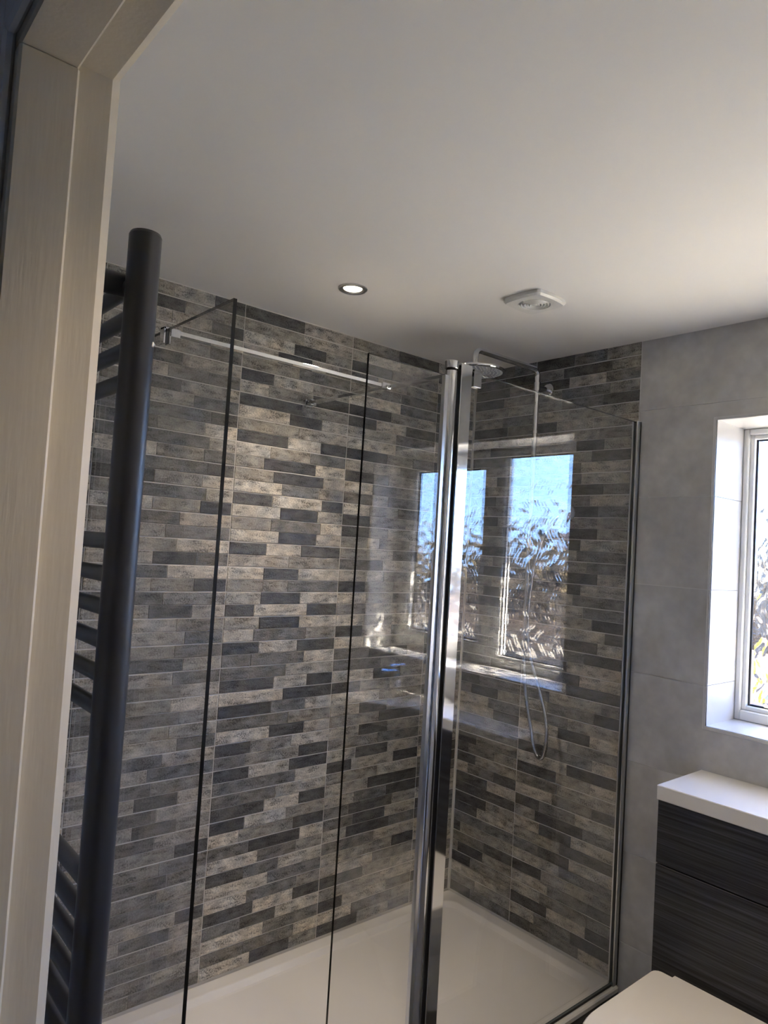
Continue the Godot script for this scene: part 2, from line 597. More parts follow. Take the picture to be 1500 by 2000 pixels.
func build_stone() -> void:
	# left wall: plane x = 0, strips from z = 0 to 1.985; a strip is [u0, u1, y0, y1, tone]
	var rows := course_rows()
	var wall := base("wall_left")
	structure(wall, "split-face stone strip wall of the shower")
	begin()
	box(Vector3(-0.15, FLOOR, -0.3), Vector3(-0.0020, CEIL, 2.10))
	done("grout_bed", M.grout, wall)
	var strips := []
	var cols := [[1.994, 1.5945, 1.0], [1.5945, 1.139, 1.0], [1.139, 0.6835, 1.0], [0.6835, 0.228, 1.0], [0.228, 0.006, 0.49]]
	for c in cols.size():
		var z0: float = cols[c][0]
		var full := TILE_W
		var design := 0
		for r in rows.size():
			var row: Array = rows[r]
			if r % 2 == 1 or r == 0:
				design = rng.randi() % 4
			var items := []
			var read: Array = [[], READ_BY_PANEL, READ_MID, READ_NEAR_CORNER, []][c]
			if r < read.size():
				items = parse_row(read[r])
			else:
				var last := ""
				for b in DESIGNS[design][(r + 1) % 2]:
					last = random_tone(last)
					items.append([b, last])
			for i in items.size():
				var f0: float = items[i][0]
				var f1: float = items[i + 1][0] if i + 1 < items.size() else 1.0
				var za: float = z0 - full * f0
				var zb: float = maxf(z0 - full * f1, cols[c][1])
				if za - zb < 0.012:
					continue
				var ga := 0.0016 if i == 0 else 0.0005
				var gb := 0.0016 if zb == cols[c][1] or i + 1 == items.size() else 0.0005
				strips.append([za - ga, zb + gb, row[0] + row[3], row[1] - row[2], items[i][1]])
	place_strips(strips, wall, true)
	begin()
	box(Vector3(-0.004, CEIL - 0.003, 0.0), Vector3(0.0018, CEIL, 1.994), 0.0008)
	done("ceiling_sealant", M.grout, wall)
	begin()
	box(Vector3(-0.004, 0.0, -0.004), Vector3(0.0035, CEIL, 0.0035), 0.001)
	done("corner_sealant", M.grout, wall)
	# window wall up to the screen: plane z = 0
	var back := base("wall_back")
	structure(back, "window wall, stone strips in the shower and large grey tiles beside it")
	begin()
	for q in [[-0.0020, WIN[0] - 0.008, FLOOR, CEIL], [WIN[1] + 0.008, 2.6, FLOOR, CEIL], [WIN[0] - 0.008, WIN[1] + 0.008, FLOOR, WIN[2] - 0.008], [WIN[0] - 0.008, WIN[1] + 0.008, WIN[3] + 0.008, CEIL]]:
		box(Vector3(q[0], q[2], -0.3), Vector3(q[1], q[3], -0.0020 if q[1] < 1.1 else -0.0014))
	done("grout_bed", M.grey_grout, back)
	strips = []
	var bcols := [[0.006, 0.323, 0.323 - TILE_W], [0.323, 0.7785, 0.323]]
	for c in 2:
		var design := 0
		for r in rows.size():
			var row: Array = rows[r]
			if r % 2 == 1 or r == 0:
				design = rng.randi() % 4
			var items := []
			if c == 1 and r < READ_WINDOW_WALL.size():
				items = parse_row(READ_WINDOW_WALL[r])
			elif c == 0 and r >= 41 and r - 41 < READ_WINDOW_CORNER.size():
				items = parse_row(READ_WINDOW_CORNER[r - 41])
			else:
				var last := ""
				for b in DESIGNS[design][(r + 1) % 2]:
					last = random_tone(last)
					if last == "l":
						last = "d" if rng.randf() < 0.6 else "n"
					items.append([b, last])
			for i in items.size():
				var xa: float = maxf(bcols[c][2] + TILE_W * items[i][0], bcols[c][0])
				var xb: float = bcols[c][2] + TILE_W * (items[i + 1][0] if i + 1 < items.size() else 1.0)
				if xb - xa < 0.012:
					continue
				strips.append([xa + (0.0016 if i == 0 else 0.0005), xb - (0.0016 if i + 1 == items.size() else 0.0005), row[0] + row[3], row[1] - row[2], items[i][1]])
	place_strips(strips, back, false)


func place_strips(strips: Array, wall: Node3D, left: bool) -> void:
	var sized := []
	for s in strips:
		var mid: float = (s[0] + s[1]) / 2.0
		var y: float = (s[2] + s[3]) / 2.0
		var p := Vector3(0, y, mid) if left else Vector3(mid, y, 0)
		var q := cam.transform.affine_inverse() * p
		var px := Vector2(750 + 1382.93 * q.x / -q.z, 1000 - 1382.93 * q.y / -q.z)
		var area: float = absf(s[1] - s[0]) * (s[3] - s[2]) / (q.z * q.z)
		var d := (p - cam.position).normalized()
		area *= absf(d.x if left else d.z)
		if px.x < 100 or px.x > 1500 or px.y < 450 or px.y > 2000:
			area *= 0.001
		sized.append([area, s])
	sized.sort_custom(func(a: Array, b: Array) -> bool: return a[0] > b[0])
	var rest := {}
	var count := 0
	for e in sized:
		var s: Array = e[1]
		var L := int(round(absf(s[1] - s[0]) * 1000.0))
		var H := int(round((s[3] - s[2]) * 1000.0))
		var mesh := strip_mesh(L, H, rng.randi() % 3)
		var mats: Array = M["stone_" + s[4]]
		var mat: Material = mats[rng.randi() % mats.size()]
		var y: float = (s[2] + s[3]) / 2.0
		var mid: float = (s[0] + s[1]) / 2.0
		var proud := rng.randf_range(-0.0060, -0.0046)
		var tf: Transform3D
		if left:
			tf = Transform3D(Basis(Vector3.UP, PI / 2), Vector3(proud, y, mid))
		else:
			tf = Transform3D(Basis(), Vector3(mid, y, proud))
		if count < 300:
			var o := MeshInstance3D.new()
			o.name = "stone_strip"
			o.mesh = mesh
			o.material_override = mat
			o.transform = tf
			wall.add_child(o, true)
		else:
			if not rest.has(mat):
				rest[mat] = SurfaceTool.new()
				rest[mat].begin(Mesh.PRIMITIVE_TRIANGLES)
			rest[mat].append_from(mesh, 0, tf)
		count += 1
	if rest.size():
		var am := ArrayMesh.new()
		var k := 0
		for mat in rest:
			rest[mat].commit(am)
			am.surface_set_material(k, mat)
			k += 1
		var o := MeshInstance3D.new()
		o.name = "stone_strips"
		o.mesh = am
		o.set_meta("kind", "stuff")
		wall.add_child(o)


func build_wall_tiles() -> void:
	var back: Node3D = get_node("wall_back")
	var ys := [CEIL, 1.950, 1.6485, 1.3485, 1.0465, 0.7475, 0.4445, 0.1445, FLOOR]
	var xs := [0.7805, 1.385, 1.985, 2.6]
	var g := 0.0011
	var w := [WIN[0], WIN[1], WIN[2], WIN[3]]
	for r in ys.size() - 1:
		var y1: float = ys[r] - (g if r else 0.0)
		var y0: float = ys[r + 1] + g
		for c in xs.size() - 1:
			var x0: float = xs[c] + g
			var x1: float = xs[c + 1] - g
			begin()
			var any := false
			# what the window leaves of the tile: left, right, above, below
			if x1 <= w[0] or x0 >= w[1] or y1 <= w[2] or y0 >= w[3]:
				box(Vector3(x0, y0, -0.006), Vector3(x1, y1, 0.0), 0.0006)
				any = true
			else:
				if x0 < w[0]:
					box(Vector3(x0, y0, -0.006), Vector3(w[0], y1, 0.0))
					any = true
				if x1 > w[1]:
					box(Vector3(w[1], y0, -0.006), Vector3(x1, y1, 0.0))
					any = true
				var xa := maxf(x0, w[0])
				var xb := minf(x1, w[1])
				if y1 > w[3]:
					box(Vector3(xa, w[3], -0.006), Vector3(xb, y1, 0.0))
					any = true
				if y0 < w[2]:
					box(Vector3(xa, y0, -0.006), Vector3(xb, w[2], 0.0))
					any = true
			if any:
				done("wall_tile", M.grey_tile[rng.randi() % 3], back)
	# thin edge trim round the opening
	begin()
	for q in [[w[0] - 0.009, w[0] - 0.007, w[2] - 0.009, w[3] + 0.009], [w[1] + 0.007, w[1] + 0.009, w[2] - 0.009, w[3] + 0.009]]:
		box(Vector3(q[0], q[2], -0.004), Vector3(q[1], q[3], 0.0012))
	box(Vector3(w[0] - 0.007, w[3] + 0.007, -0.004), Vector3(w[1] + 0.007, w[3] + 0.009, 0.0012))
	done("edge_trim", M.grey_grout, back)


# ------------------------------------------------------------------ window

func build_window() -> void:
	var o := base("window_1")
	structure(o, "white plastic window with patterned glass in a white tiled reveal")
	var zf := -0.205
	var x0: float = WIN[0]
	var x1: float = WIN[1]
	var y0: float = WIN[2]
	var y1: float = WIN[3]
	# reveal lining: sill board, head and jamb tiles
	begin()
	box(Vector3(x0 - 0.008, y0 - 0.012, -0.29), Vector3(x1 + 0.008, y0, 0.002), 0.002)
	done("sill", M.white_tile, o)
	begin()
	box(Vector3(x0 - 0.008, y1, -0.3), Vector3(x1 + 0.008, y1 + 0.008, 0.0008))
	done("head_lining", M.white_tile, o)
	var jy := [y0, 1.0465, 1.3485, 1.6485, y1]
	for s in 2:
		for k in jy.size() - 1:
			begin()
			var a: float = jy[k] + (0.0008 if k else 0.0)
			var b: float = jy[k + 1] - (0.0008 if k < 3 else 0.0)
			if s == 0:
				box(Vector3(x0 - 0.008, a, -0.3), Vector3(x0, b, 0.0008))
			else:
				box(Vector3(x1, a, -0.3), Vector3(x1 + 0.008, b, 0.0008))
			done("reveal_tile", M.white_tile, o)
	# outer frame and mullion
	begin()
	var fx := 0.036
	box(Vector3(x0, y0, zf - 0.07), Vector3(x0 + 0.018, y1, zf), 0.003)
	box(Vector3(x1 - fx, y0, zf - 0.07), Vector3(x1, y1, zf), 0.003)
	box(Vector3(x0 + 0.018, y0, zf - 0.07), Vector3(x1 - fx, y0 + 0.034, zf), 0.003)
	box(Vector3(x0 + 0.018, y1 - 0.02, zf - 0.07), Vector3(x1 - fx, y1, zf), 0.003)
	box(Vector3(1.553, y0 + 0.034, zf - 0.07), Vector3(1.607, y1 - 0.02, zf), 0.003)
	done("frame", M.upvc, o)
	# glazing beads of the fixed light
	var fa := [x0 + 0.018, 1.553, y0 + 0.034, y1 - 0.02]
	begin()
	ring_rect(fa[0], fa[1], fa[2], fa[3], 0.014, zf - 0.03, zf - 0.012)
	done("glazing_bead", M.upvc, o)
	begin()
	ring_rect(fa[0] + 0.013, fa[1] - 0.013, fa[2] + 0.013, fa[3] - 0.013, 0.007, zf - 0.034, zf - 0.027)
	done("gasket", M.gasket, o)
	pane(o, fa[0] + 0.012, fa[1] - 0.012, fa[2] + 0.012, fa[3] - 0.012, zf - 0.032, 5)
	# opening sash
	var sa := [1.602, x1 - fx + 0.005, y0 + 0.029, y1 - 0.015]
	begin()
	ring_rect(sa[0], sa[1], sa[2], sa[3], 0.052, zf - 0.05, zf + 0.012)
	var sash := done("sash", M.upvc, o)
	begin()
	ring_rect(sa[0] + 0.052, sa[1] - 0.052, sa[2] + 0.052, sa[3] - 0.052, 0.012, zf - 0.03, zf)
	done("glazing_bead", M.upvc, sash)
	begin()
	ring_rect(sa[0] + 0.063, sa[1] - 0.063, sa[2] + 0.063, sa[3] - 0.063, 0.007, zf - 0.034, zf - 0.02)
	done("gasket", M.gasket, sash)
	begin()
	box(Vector3(sa[0] + 0.012, 1.33, zf + 0.012), Vector3(sa[0] + 0.036, 1.41, zf + 0.024), 0.004)
	box(Vector3(sa[0] + 0.014, 1.275, zf + 0.024), Vector3(sa[0] + 0.034, 1.40, zf + 0.040), 0.005)
	done("handle", M.upvc, sash)
	pane(o, sa[0] + 0.062, sa[1] - 0.062, sa[2] + 0.062, sa[3] - 0.062, zf - 0.032, 6)


func ring_rect(x0: float, x1: float, y0: float, y1: float, w: float, z0: float, z1: float) -> void:
	box(Vector3(x0, y0, z0), Vector3(x0 + w, y1, z1), 0.002)
	box(Vector3(x1 - w, y0, z0), Vector3(x1, y1, z1), 0.002)
	box(Vector3(x0 + w, y0, z0), Vector3(x1 - w, y0 + w, z1), 0.002)
	box(Vector3(x0 + w, y1 - w, z0), Vector3(x1 - w, y1, z1), 0.002)


func pane(o: Node3D, x0: float, x1: float, y0: float, y1: float, z: float, s: int) -> void:
	# a flat pane whose room side carries cast relief: separate swells of solid glass with clear glass between them
	begin()
	box(Vector3(x0, y0, z - 0.004), Vector3(x1, y1, z))
	var p := done("pane", M.glass, o)
	var n1 := FastNoiseLite.new()
	n1.seed = s
	n1.frequency = 1.0
	n1.fractal_octaves = 2
	var step := 0.0036
	var nx := int((x1 - x0 - 0.03) / step)
	var ny := int((y1 - y0 - 0.03) / step)
	var h := PackedFloat32Array()
	h.resize((nx + 1) * (ny + 1))
	for j in ny + 1:
		for i in nx + 1:
			var x := x0 + 0.015 + i * step
			var y := y0 + 0.015 + j * step
			var v := n1.get_noise_2d(x * 30.0 + 0.35 * sin(y * 40.0), y * 13.0)
			var e := minf(minf(i, nx - i), minf(j, ny - j))
			h[j * (nx + 1) + i] = (0.0026 * v + 0.0004) if e > 0.5 else -0.0002
	begin()
	var zb := z + 0.0003
	var nrm := func(i: int, j: int) -> Vector3:
		var a := h[j * (nx + 1) + maxi(i - 1, 0)]
		var b := h[j * (nx + 1) + mini(i + 1, nx)]
		var c := h[maxi(j - 1, 0) * (nx + 1) + i]
		var d := h[mini(j + 1, ny) * (nx + 1) + i]
		return Vector3((a - b) / (2 * step), (c - d) / (2 * step), 1.0).normalized()
	for j in ny:
		for i in nx:
			var k := j * (nx + 1) + i
			if h[k] <= 0.0 and h[k + 1] <= 0.0 and h[k + nx + 1] <= 0.0 and h[k + nx + 2] <= 0.0:
				continue
			var xa := x0 + 0.015 + i * step
			var ya := y0 + 0.015 + j * step
			var q := [Vector3(xa, ya, zb + maxf(h[k], 0.0)), Vector3(xa + step, ya, zb + maxf(h[k + 1], 0.0)), Vector3(xa + step, ya + step, zb + maxf(h[k + nx + 2], 0.0)), Vector3(xa, ya + step, zb + maxf(h[k + nx + 1], 0.0))]
			squad(q[0], q[1], q[2], q[3], nrm.call(i, j), nrm.call(i + 1, j), nrm.call(i + 1, j + 1), nrm.call(i, j + 1))
			var b := []
			for w in q:
				b.append(Vector3(w.x, w.y, zb - 0.0001))
			squad(b[3], b[2], b[1], b[0], Vector3.FORWARD, Vector3.FORWARD, Vector3.FORWARD, Vector3.FORWARD)
	done("cast_relief", M.relief_glass, p)


# ------------------------------------------------------------------ doorway

func build_door_lining() -> void:
	var o := base("trim_1")
	structure(o, "cream painted door lining with a rebate")
	var x0: float = DOOR[0]
	var x1: float = DOOR[1]
	var t: float = DOOR[2]
	var sx := 1.229      # face of the thicker part on the hall side
	var sy := 1.960
	begin()
	prism_y(PackedVector2Array([Vector2(x0 - 0.03, 2.045), Vector2(x0, 2.045), Vector2(x0, 1.996), Vector2(x0 - 0.012, 1.983), Vector2(x0 - 0.03, 1.983)]), FLOOR, t + 0.03)
	box(Vector3(x0 - 0.03, FLOOR, 2.037), Vector3(sx, sy, 2.102), 0.003)
	done("jamb", M.paint, o)
	begin()
	box(Vector3(x1, FLOOR, 1.990), Vector3(x1 + 0.03, t + 0.03, 2.102))
	box(Vector3(x1 - 0.014, FLOOR, 2.037), Vector3(x1, sy, 2.102), 0.003)
	done("jamb", M.paint, o)
	begin()
	box(Vector3(x0 - 0.01, t, 1.996), Vector3(x1, t + 0.03, 2.045))
	box(Vector3(x0 - 0.01, t + 0.012, 1.983), Vector3(x1, t + 0.03, 1.997))
	quad(Vector3(x0 - 0.01, t + 0.012, 1.983), Vector3(x1, t + 0.012, 1.983), Vector3(x1, t, 1.996), Vector3(x0 - 0.01, t, 1.996))
	box(Vector3(x0 - 0.03, sy, 2.037), Vector3(x1, t + 0.03, 2.102), 0.003)
	done("lining_head", M.paint, o)
	# hall side casing
	begin()
	box(Vector3(x0 - 0.085, FLOOR, 2.102), Vector3(x0 - 0.004, sy + 0.085, 2.116), 0.004)
	box(Vector3(x1 + 0.002, FLOOR, 2.102), Vector3(x1 + 0.08, sy + 0.085, 2.116), 0.004)
	box(Vector3(x0 - 0.004, sy + 0.012, 2.102), Vector3(x1 + 0.002, sy + 0.085, 2.116), 0.004)
	done("casing", M.hall, o)


# ------------------------------------------------------------------ shower

func build_tray() -> void:
	var t := thing("shower_tray", "low white shower tray with a raised rim under the glass screen", "shower tray")
	var x1 := 0.80
	var z1 := 1.625
	# rim and sunk floor as one surface: loops of a rounded rectangle going inwards
	var loops := [[0.0, -0.016, 0.02], [0.0, -0.004, 0.02], [0.004, 0.0, 0.02], [0.050, 0.0, 0.05], [0.054, -0.0015, 0.05], [0.068, -0.016, 0.05], [0.078, -0.0175, 0.05]]
	var rings := []
	for l in loops:
		var pg := rounded_rect(0.001 + l[0], x1 - l[0], 0.001 + l[0], z1 - l[0], 0.055 if l[0] > 0.04 else 0.004, 0.055 if l[0] > 0.04 else 0.012)
		if l[0] <= 0.04:
			pg = rounded_rect_n(0.001 + l[0], x1 - l[0], 0.001 + l[0], z1 - l[0], 0.012)
		else:
			pg = rounded_rect_n(0.001 + l[0], x1 - l[0], 0.001 + l[0], z1 - l[0], 0.06)
		var ring := []
		for p in pg:
			ring.append(Vector3(p.x, l[1], p.y))
		rings.append(ring)
	begin()
	st.set_smooth_group(-1)
	for i in rings.size() - 1:
		var n: int = rings[i].size()
		for k in n:
			var j := (k + 1) % n
			quad(rings[i][j], rings[i][k], rings[i + 1][k], rings[i + 1][j])
	var last: Array = rings[rings.size() - 1]
	var c := Vector3(0.4, -0.021, 0.8)
	for k in last.size():
		tri(c, last[(k + 1) % last.size()], last[k])
	for k in last.size():
		tri(Vector3(0.4, -0.03, 0.8), rings[0][k], rings[0][(k + 1) % last.size()])
	done("tray_body", M.acrylic, t)
	begin()
	box(Vector3(0.782, FLOOR, 0.001), Vector3(0.796, -0.0165, z1 - 0.004), 0.001)
	box(Vector3(0.001, FLOOR, z1 - 0.018), Vector3(0.782, -0.0165, z1 - 0.004), 0.001)
	done("plinth", M.floor, t)
	begin()
	lathe([Vector2(0.055, 0.0), Vector2(0.055, 0.003), Vector2(0.045, 0.006), Vector2(0.0, 0.007)], Transform3D(Basis(), Vector3(0.4, -0.021, 1.45)), 28)
	done("waste_cover", M.chrome, t)


func rounded_rect_n(x0: float, x1: float, z0: float, z1: float, r: float) -> PackedVector2Array:
	var out := PackedVector2Array()
	for cr in [[x1 - r, z1 - r, 0.0], [x0 + r, z1 - r, 90.0], [x0 + r, z0 + r, 180.0], [x1 - r, z0 + r, 270.0]]:
		for k in 9:
			var a := deg_to_rad(cr[2] + 90.0 * k / 8)
			out.append(Vector2(cr[0] + cos(a) * r, cr[1] + sin(a) * r))
	return out


func glass_sheet(called: String, lo: Vector3, hi: Vector3, thin_axis: int, parent: Node, edge: Material) -> void:
	# two faces of clear glass, and the polished edge as a part of its own
	begin()
	var u := (thin_axis + 1) % 3
	var v := (thin_axis + 2) % 3
	for s in 2:
		var q := []
		for k in [[0, 0], [1, 0], [1, 1], [0, 1]]:
			var p := Vector3.ZERO
			p[thin_axis] = hi[thin_axis] if s else lo[thin_axis]
			p[u] = hi[u] if k[0] else lo[u]
			p[v] = hi[v] if k[1] else lo[v]
			q.append(p)
		if s:
			quad(q[0], q[1], q[2], q[3])
		else:
			quad(q[3], q[2], q[1], q[0])
	var g := done(called, M.glass, parent)
	begin()
	for ax in [u, v]:
		for s in 2:
			if s == 0 and ax == 0:
				continue      # sealed into the wall
			var a := lo
			var b := hi
			if s:
				a[ax] = hi[ax] - 0.0008
			else:
				b[ax] = lo[ax] + 0.0008
			box(a, b)
	done("polished_edge", edge, g)


func build_screen() -> void:
	var t := thing("shower_screen", "clear glass shower screen with a chrome post and a hinged end panel", "shower screen")
	var x := SCREEN_X
	glass_sheet("fixed_pane", Vector3(x - 0.004, 0.007, 0.012), Vector3(x + 0.004, 1.910, 0.884), 0, t, M.pale_edge)
	begin()
	box(Vector3(x - 0.011, 0.0, 0.001), Vector3(x - 0.005, 1.912, 0.026), 0.001)
	box(Vector3(x + 0.005, 0.0, 0.001), Vector3(x + 0.011, 1.912, 0.026), 0.001)
	box(Vector3(x - 0.011, 0.0, 0.001), Vector3(x + 0.011, 1.912, 0.010), 0.001)
	done("wall_channel", M.satin, t)
	begin()
	box(Vector3(x - 0.0052, 0.0, 0.026), Vector3(x + 0.0052, 0.007, 0.88), 0.001)
	done("bottom_seal", M.gasket, t)
	# post: flat chrome profile and, beside it, the round hinge tube
	begin()
	box(Vector3(x - 0.016, 0.0, 0.880), Vector3(x + 0.016, 1.922, 0.922), 0.0015)
	done("post", M.chrome, t)
	begin()
	box(Vector3(x - 0.008, 0.0, 0.921), Vector3(x + 0.006, 1.905, 0.932), 0.001)
	done("post_seal", M.black, t)
	begin()
	tube([Vector3(x, 0.0, 0.945), Vector3(x, 1.897, 0.945)], 0.0165, 28)
	done("hinge_tube", M.chrome, t)
	begin()
	tube([Vector3(x, 1.897, 0.945), Vector3(x, 1.903, 0.945)], 0.0145, 24)
	done("hinge_washer", M.black, t)
	begin()
	lathe([Vector2(0.0, 1.903), Vector2(0.018, 1.903), Vector2(0.0185, 1.904), Vector2(0.0185, 1.922), Vector2(0.017, 1.9235), Vector2(0.0, 1.9235)], Transform3D(Basis(), Vector3(x, 0, 0.945)), 28)
	done("hinge_cap", M.chrome, t)
	begin()
	box(Vector3(x - 0.007, 0.02, 0.959), Vector3(x + 0.007, 1.882, 0.972), 0.001)
	done("pane_clamp", M.satin, t)
	glass_sheet("hinged_pane", Vector3(x - 0.003, 0.022, 0.970), Vector3(x + 0.003, 1.882, 1.228), 0, t, M.edge)
	# clip at the head of the fixed pane, beside the post
	begin()
	box(Vector3(x - 0.012, 1.870, 0.838), Vector3(x - 0.0055, 1.918, 0.868), 0.001)
	box(Vector3(x + 0.0055, 1.870, 0.838), Vector3(x + 0.012, 1.918, 0.868), 0.001)
	box(Vector3(x - 0.012, 1.9105, 0.838), Vector3(x + 0.012, 1.918, 0.868), 0.001)
	done("pane_clip", M.chrome, t)
	# the panel across the end of the tray
	var e := thing("shower_end_panel", "clear glass panel with a dark edge across the end of the shower by the radiator", "shower screen")
	glass_sheet("pane", Vector3(0.003, 0.012, 1.581), Vector3(SCREEN_X, 1.915, 1.589), 2, e, M.edge)
	begin()
	box(Vector3(0.012, 0.0, 1.577), Vector3(SCREEN_X - 0.004, 0.0118, 1.593), 0.001)
	done("bottom_seal", M.gasket, e)


func build_bars() -> void:
	# long bar along the stone wall, from the end panel to the cross bar
	var a := thing("support_bar", "long flat chrome support bar from the end panel to the short cross bar", "support bar")
	begin()
	box(Vector3(0.4285, 1.9085, 0.884), Vector3(0.4455, 1.9190, 1.556), 0.0006)
	done("rod", M.chrome, a)
	begin()
	box(Vector3(0.4255, 1.900, 1.552), Vector3(0.4485, 1.921, 1.580), 0.001)
	box(Vector3(0.4255, 1.880, 1.5755), Vector3(0.4485, 1.921, 1.5803), 0.001)
	box(Vector3(0.4255, 1.880, 1.5897), Vector3(0.4485, 1.921, 1.595), 0.001)
	box(Vector3(0.4255, 1.9155, 1.5755), Vector3(0.4485, 1.921, 1.595), 0.001)
	done("pane_bracket", M.chrome, a)
	begin()
	box(Vector3(0.4275, 1.882, 1.5803), Vector3(0.4465, 1.9150, 1.5810), 0.0)
	box(Vector3(0.4275, 1.882, 1.5890), Vector3(0.4465, 1.9150, 1.5897), 0.0)
	done("rubber_pad", M.black, a)
	begin()
	box(Vector3(0.4245, 1.9045, 0.870), Vector3(0.4495, 1.9230, 0.902), 0.001)
	done("cross_clamp", M.chrome, a)
	begin()
	tube([Vector3(0.4495, 1.9137, 0.883), Vector3(0.4535, 1.9137, 0.883)], 0.005, 14)
	done("grub_screw", M.chrome, a)
	var b := thing("support_bar", "short flat chrome cross bar from the stone wall to the screen post", "support bar")
	begin()
	box(Vector3(0.014, 1.9085, 0.8585), Vector3(0.764, 1.9190, 0.8755), 0.0006)
	done("rod", M.chrome, b)
	begin()
	box(Vector3(0.0012, 1.901, 0.852), Vector3(0.006, 1.926, 0.882), 0.001)
	box(Vector3(0.006, 1.9035, 0.855), Vector3(0.034, 1.908, 0.879), 0.001)
	box(Vector3(0.006, 1.9195, 0.855), Vector3(0.034, 1.924, 0.879), 0.001)
	done("wall_bracket", M.chrome, b)


func build_shower() -> void:
	var t := thing("overhead_shower", "chrome shower column with a round rain head and thin riser pipe", "shower")
	var x := 0.388
	var z := 0.075
	begin()
	tube(bend([Vector3(x, 1.10, z), Vector3(x, 2.142, z), Vector3(x, 2.142, 0.432), Vector3(x, 2.082, 0.432)], 0.028), 0.0105, 18)
	done("riser_pipe", M.chrome, t)
	begin()
	tube([Vector3(x, 1.893, z), Vector3(x, 1.905, z)], 0.0125, 18)
	done("pipe_joint", M.chrome, t)
	var at := Transform3D(Basis(), Vector3(x, 2.064, 0.424))
	begin()
	lathe([Vector2(0.093, -0.004), Vector2(0.099, -0.003), Vector2(0.1005, 0.0), Vector2(0.1005, 0.004), Vector2(0.098, 0.007), Vector2(0.06, 0.011), Vector2(0.024, 0.014), Vector2(0.016, 0.022), Vector2(0.0, 0.022)], at, 56)
	var head := done("rain_head", M.chrome, t)
	begin()
	lathe([Vector2(0.0, -0.0035), Vector2(0.094, -0.0035), Vector2(0.094, 0.002)], at, 48)
	done("spray_face", M.nozzle, head)
	begin()
	for ringn in 7:
		var r := 0.012 + ringn * 0.0125
		var cnt := 6 + ringn * 6
		for k in cnt:
			var a := TAU * k / cnt
			lathe([Vector2(0.0, -0.0058), Vector2(0.0014, -0.0055), Vector2(0.0018, -0.003)], Transform3D(Basis(), at.origin + Vector3(cos(a) * r, 0, sin(a) * r)), 6)
	var noz := done("nozzles", M.white_plastic, head)
	noz.set_meta("kind", "stuff")
	# wall bracket of the riser
	begin()
	var wall_t := Transform3D(Basis(Vector3.RIGHT, PI / 2), Vector3(x, 2.076, 0.001))
	lathe([Vector2(0.026, 0.0), Vector2(0.026, 0.006), Vector2(0.022, 0.010), Vector2(0.010, 0.011), Vector2(0.009, 0.074), Vector2(0.0, 0.074)], wall_t, 28)
	tube([Vector3(x, 2.060, z), Vector3(x, 2.092, z)], 0.0135, 18)
	done("wall_bracket", M.chrome, t)
	# bar valve at the foot of the riser
	begin()
	tube([Vector3(x - 0.10, 1.085, z - 0.005), Vector3(x + 0.10, 1.085, z - 0.005)], 0.021, 24)
	done("valve_body", M.chrome, t)
	for s in [-1.0, 1.0]:
		begin()
		lathe([Vector2(0.026, 0.0), Vector2(0.0275, 0.004), Vector2(0.0275, 0.034), Vector2(0.023, 0.040), Vector2(0.0, 0.041)], Transform3D(Basis(Vector3.BACK, -s * PI / 2), Vector3(x + s * 0.10, 1.085, z - 0.005)), 28)
		done("control_knob", M.chrome, t)
		begin()
		lathe([Vector2(0.032, 0.0), Vector2(0.032, 0.005), Vector2(0.026, 0.010), Vector2(0.013, 0.012), Vector2(0.013, 0.065)], Transform3D(Basis(Vector3.RIGHT, PI / 2), Vector3(x + s * 0.075, 1.085, 0.001)), 26)
		done("wall_flange", M.chrome, t)
	# slider that carries the hand shower
	begin()
	tube([Vector3(x, 1.425, z), Vector3(x, 1.465, z)], 0.017, 20)
	tube([Vector3(x, 1.445, z), Vector3(x + 0.05, 1.445, z + 0.035)], 0.010, 16)
	tube([Vector3(x + 0.050, 1.425, z + 0.030), Vector3(x + 0.066, 1.462, z + 0.042)], 0.0165, 18)
	done("slider", M.chrome, t)
	# hand shower with its hose
	var h := thing("hand_shower", "chrome hand shower with a ribbed metal hose hanging in a loop", "hand shower")
	begin()
	var grip := bez(Vector3(0.447, 1.415, 0.109), Vector3(0.470, 1.475, 0.117), Vector3(0.505, 1.545, 0.125), Vector3(0.560, 1.580, 0.130), 16)
	tube(grip, 0.0105, 16)
	done("handle", M.chrome, h)
	begin()
	var face := Transform3D(Basis.looking_at(Vector3(0.35, -0.30, 0.8).normalized(), Vector3.UP) * Basis(Vector3.RIGHT, -PI / 2), Vector3(0.590, 1.586, 0.132))
	lathe([Vector2(0.0, -0.014), Vector2(0.014, -0.012), Vector2(0.030, -0.002), Vector2(0.032, 0.004), Vector2(0.030, 0.008)], face, 36)
	var hd := done("hand_head", M.chrome, h)
	begin()
	lathe([Vector2(0.0302, 0.007), Vector2(0.027, 0.0085), Vector2(0.0, 0.0085)], face, 36)
	for ringn in 4:
		var cnt := 5 + ringn * 5
		for k in cnt:
			var a := TAU * k / cnt
			lathe([Vector2(0.0016, 0.008), Vector2(0.0013, 0.0105), Vector2(0.0, 0.0107)], face * Transform3D(Basis(), Vector3(cos(a), 0, sin(a)) * (0.006 + ringn * 0.0062)), 6)
	done("spray_face", M.nozzle, hd)
	begin()
	var path := []
	path.append_array(bez(Vector3(0.447, 1.415, 0.109), Vector3(0.425, 1.33, 0.10), Vector3(0.395, 1.17, 0.09), Vector3(0.425, 1.07, 0.09), 60))
	var p2 := bez(Vector3(0.425, 1.07, 0.09), Vector3(0.458, 0.965, 0.09), Vector3(0.520, 0.86, 0.085), Vector3(0.517, 0.765, 0.085), 50)
	var p3 := bez(Vector3(0.517, 0.765, 0.085), Vector3(0.515, 0.655, 0.08), Vector3(0.462, 0.66, 0.075), Vector3(0.440, 0.76, 0.07), 50)
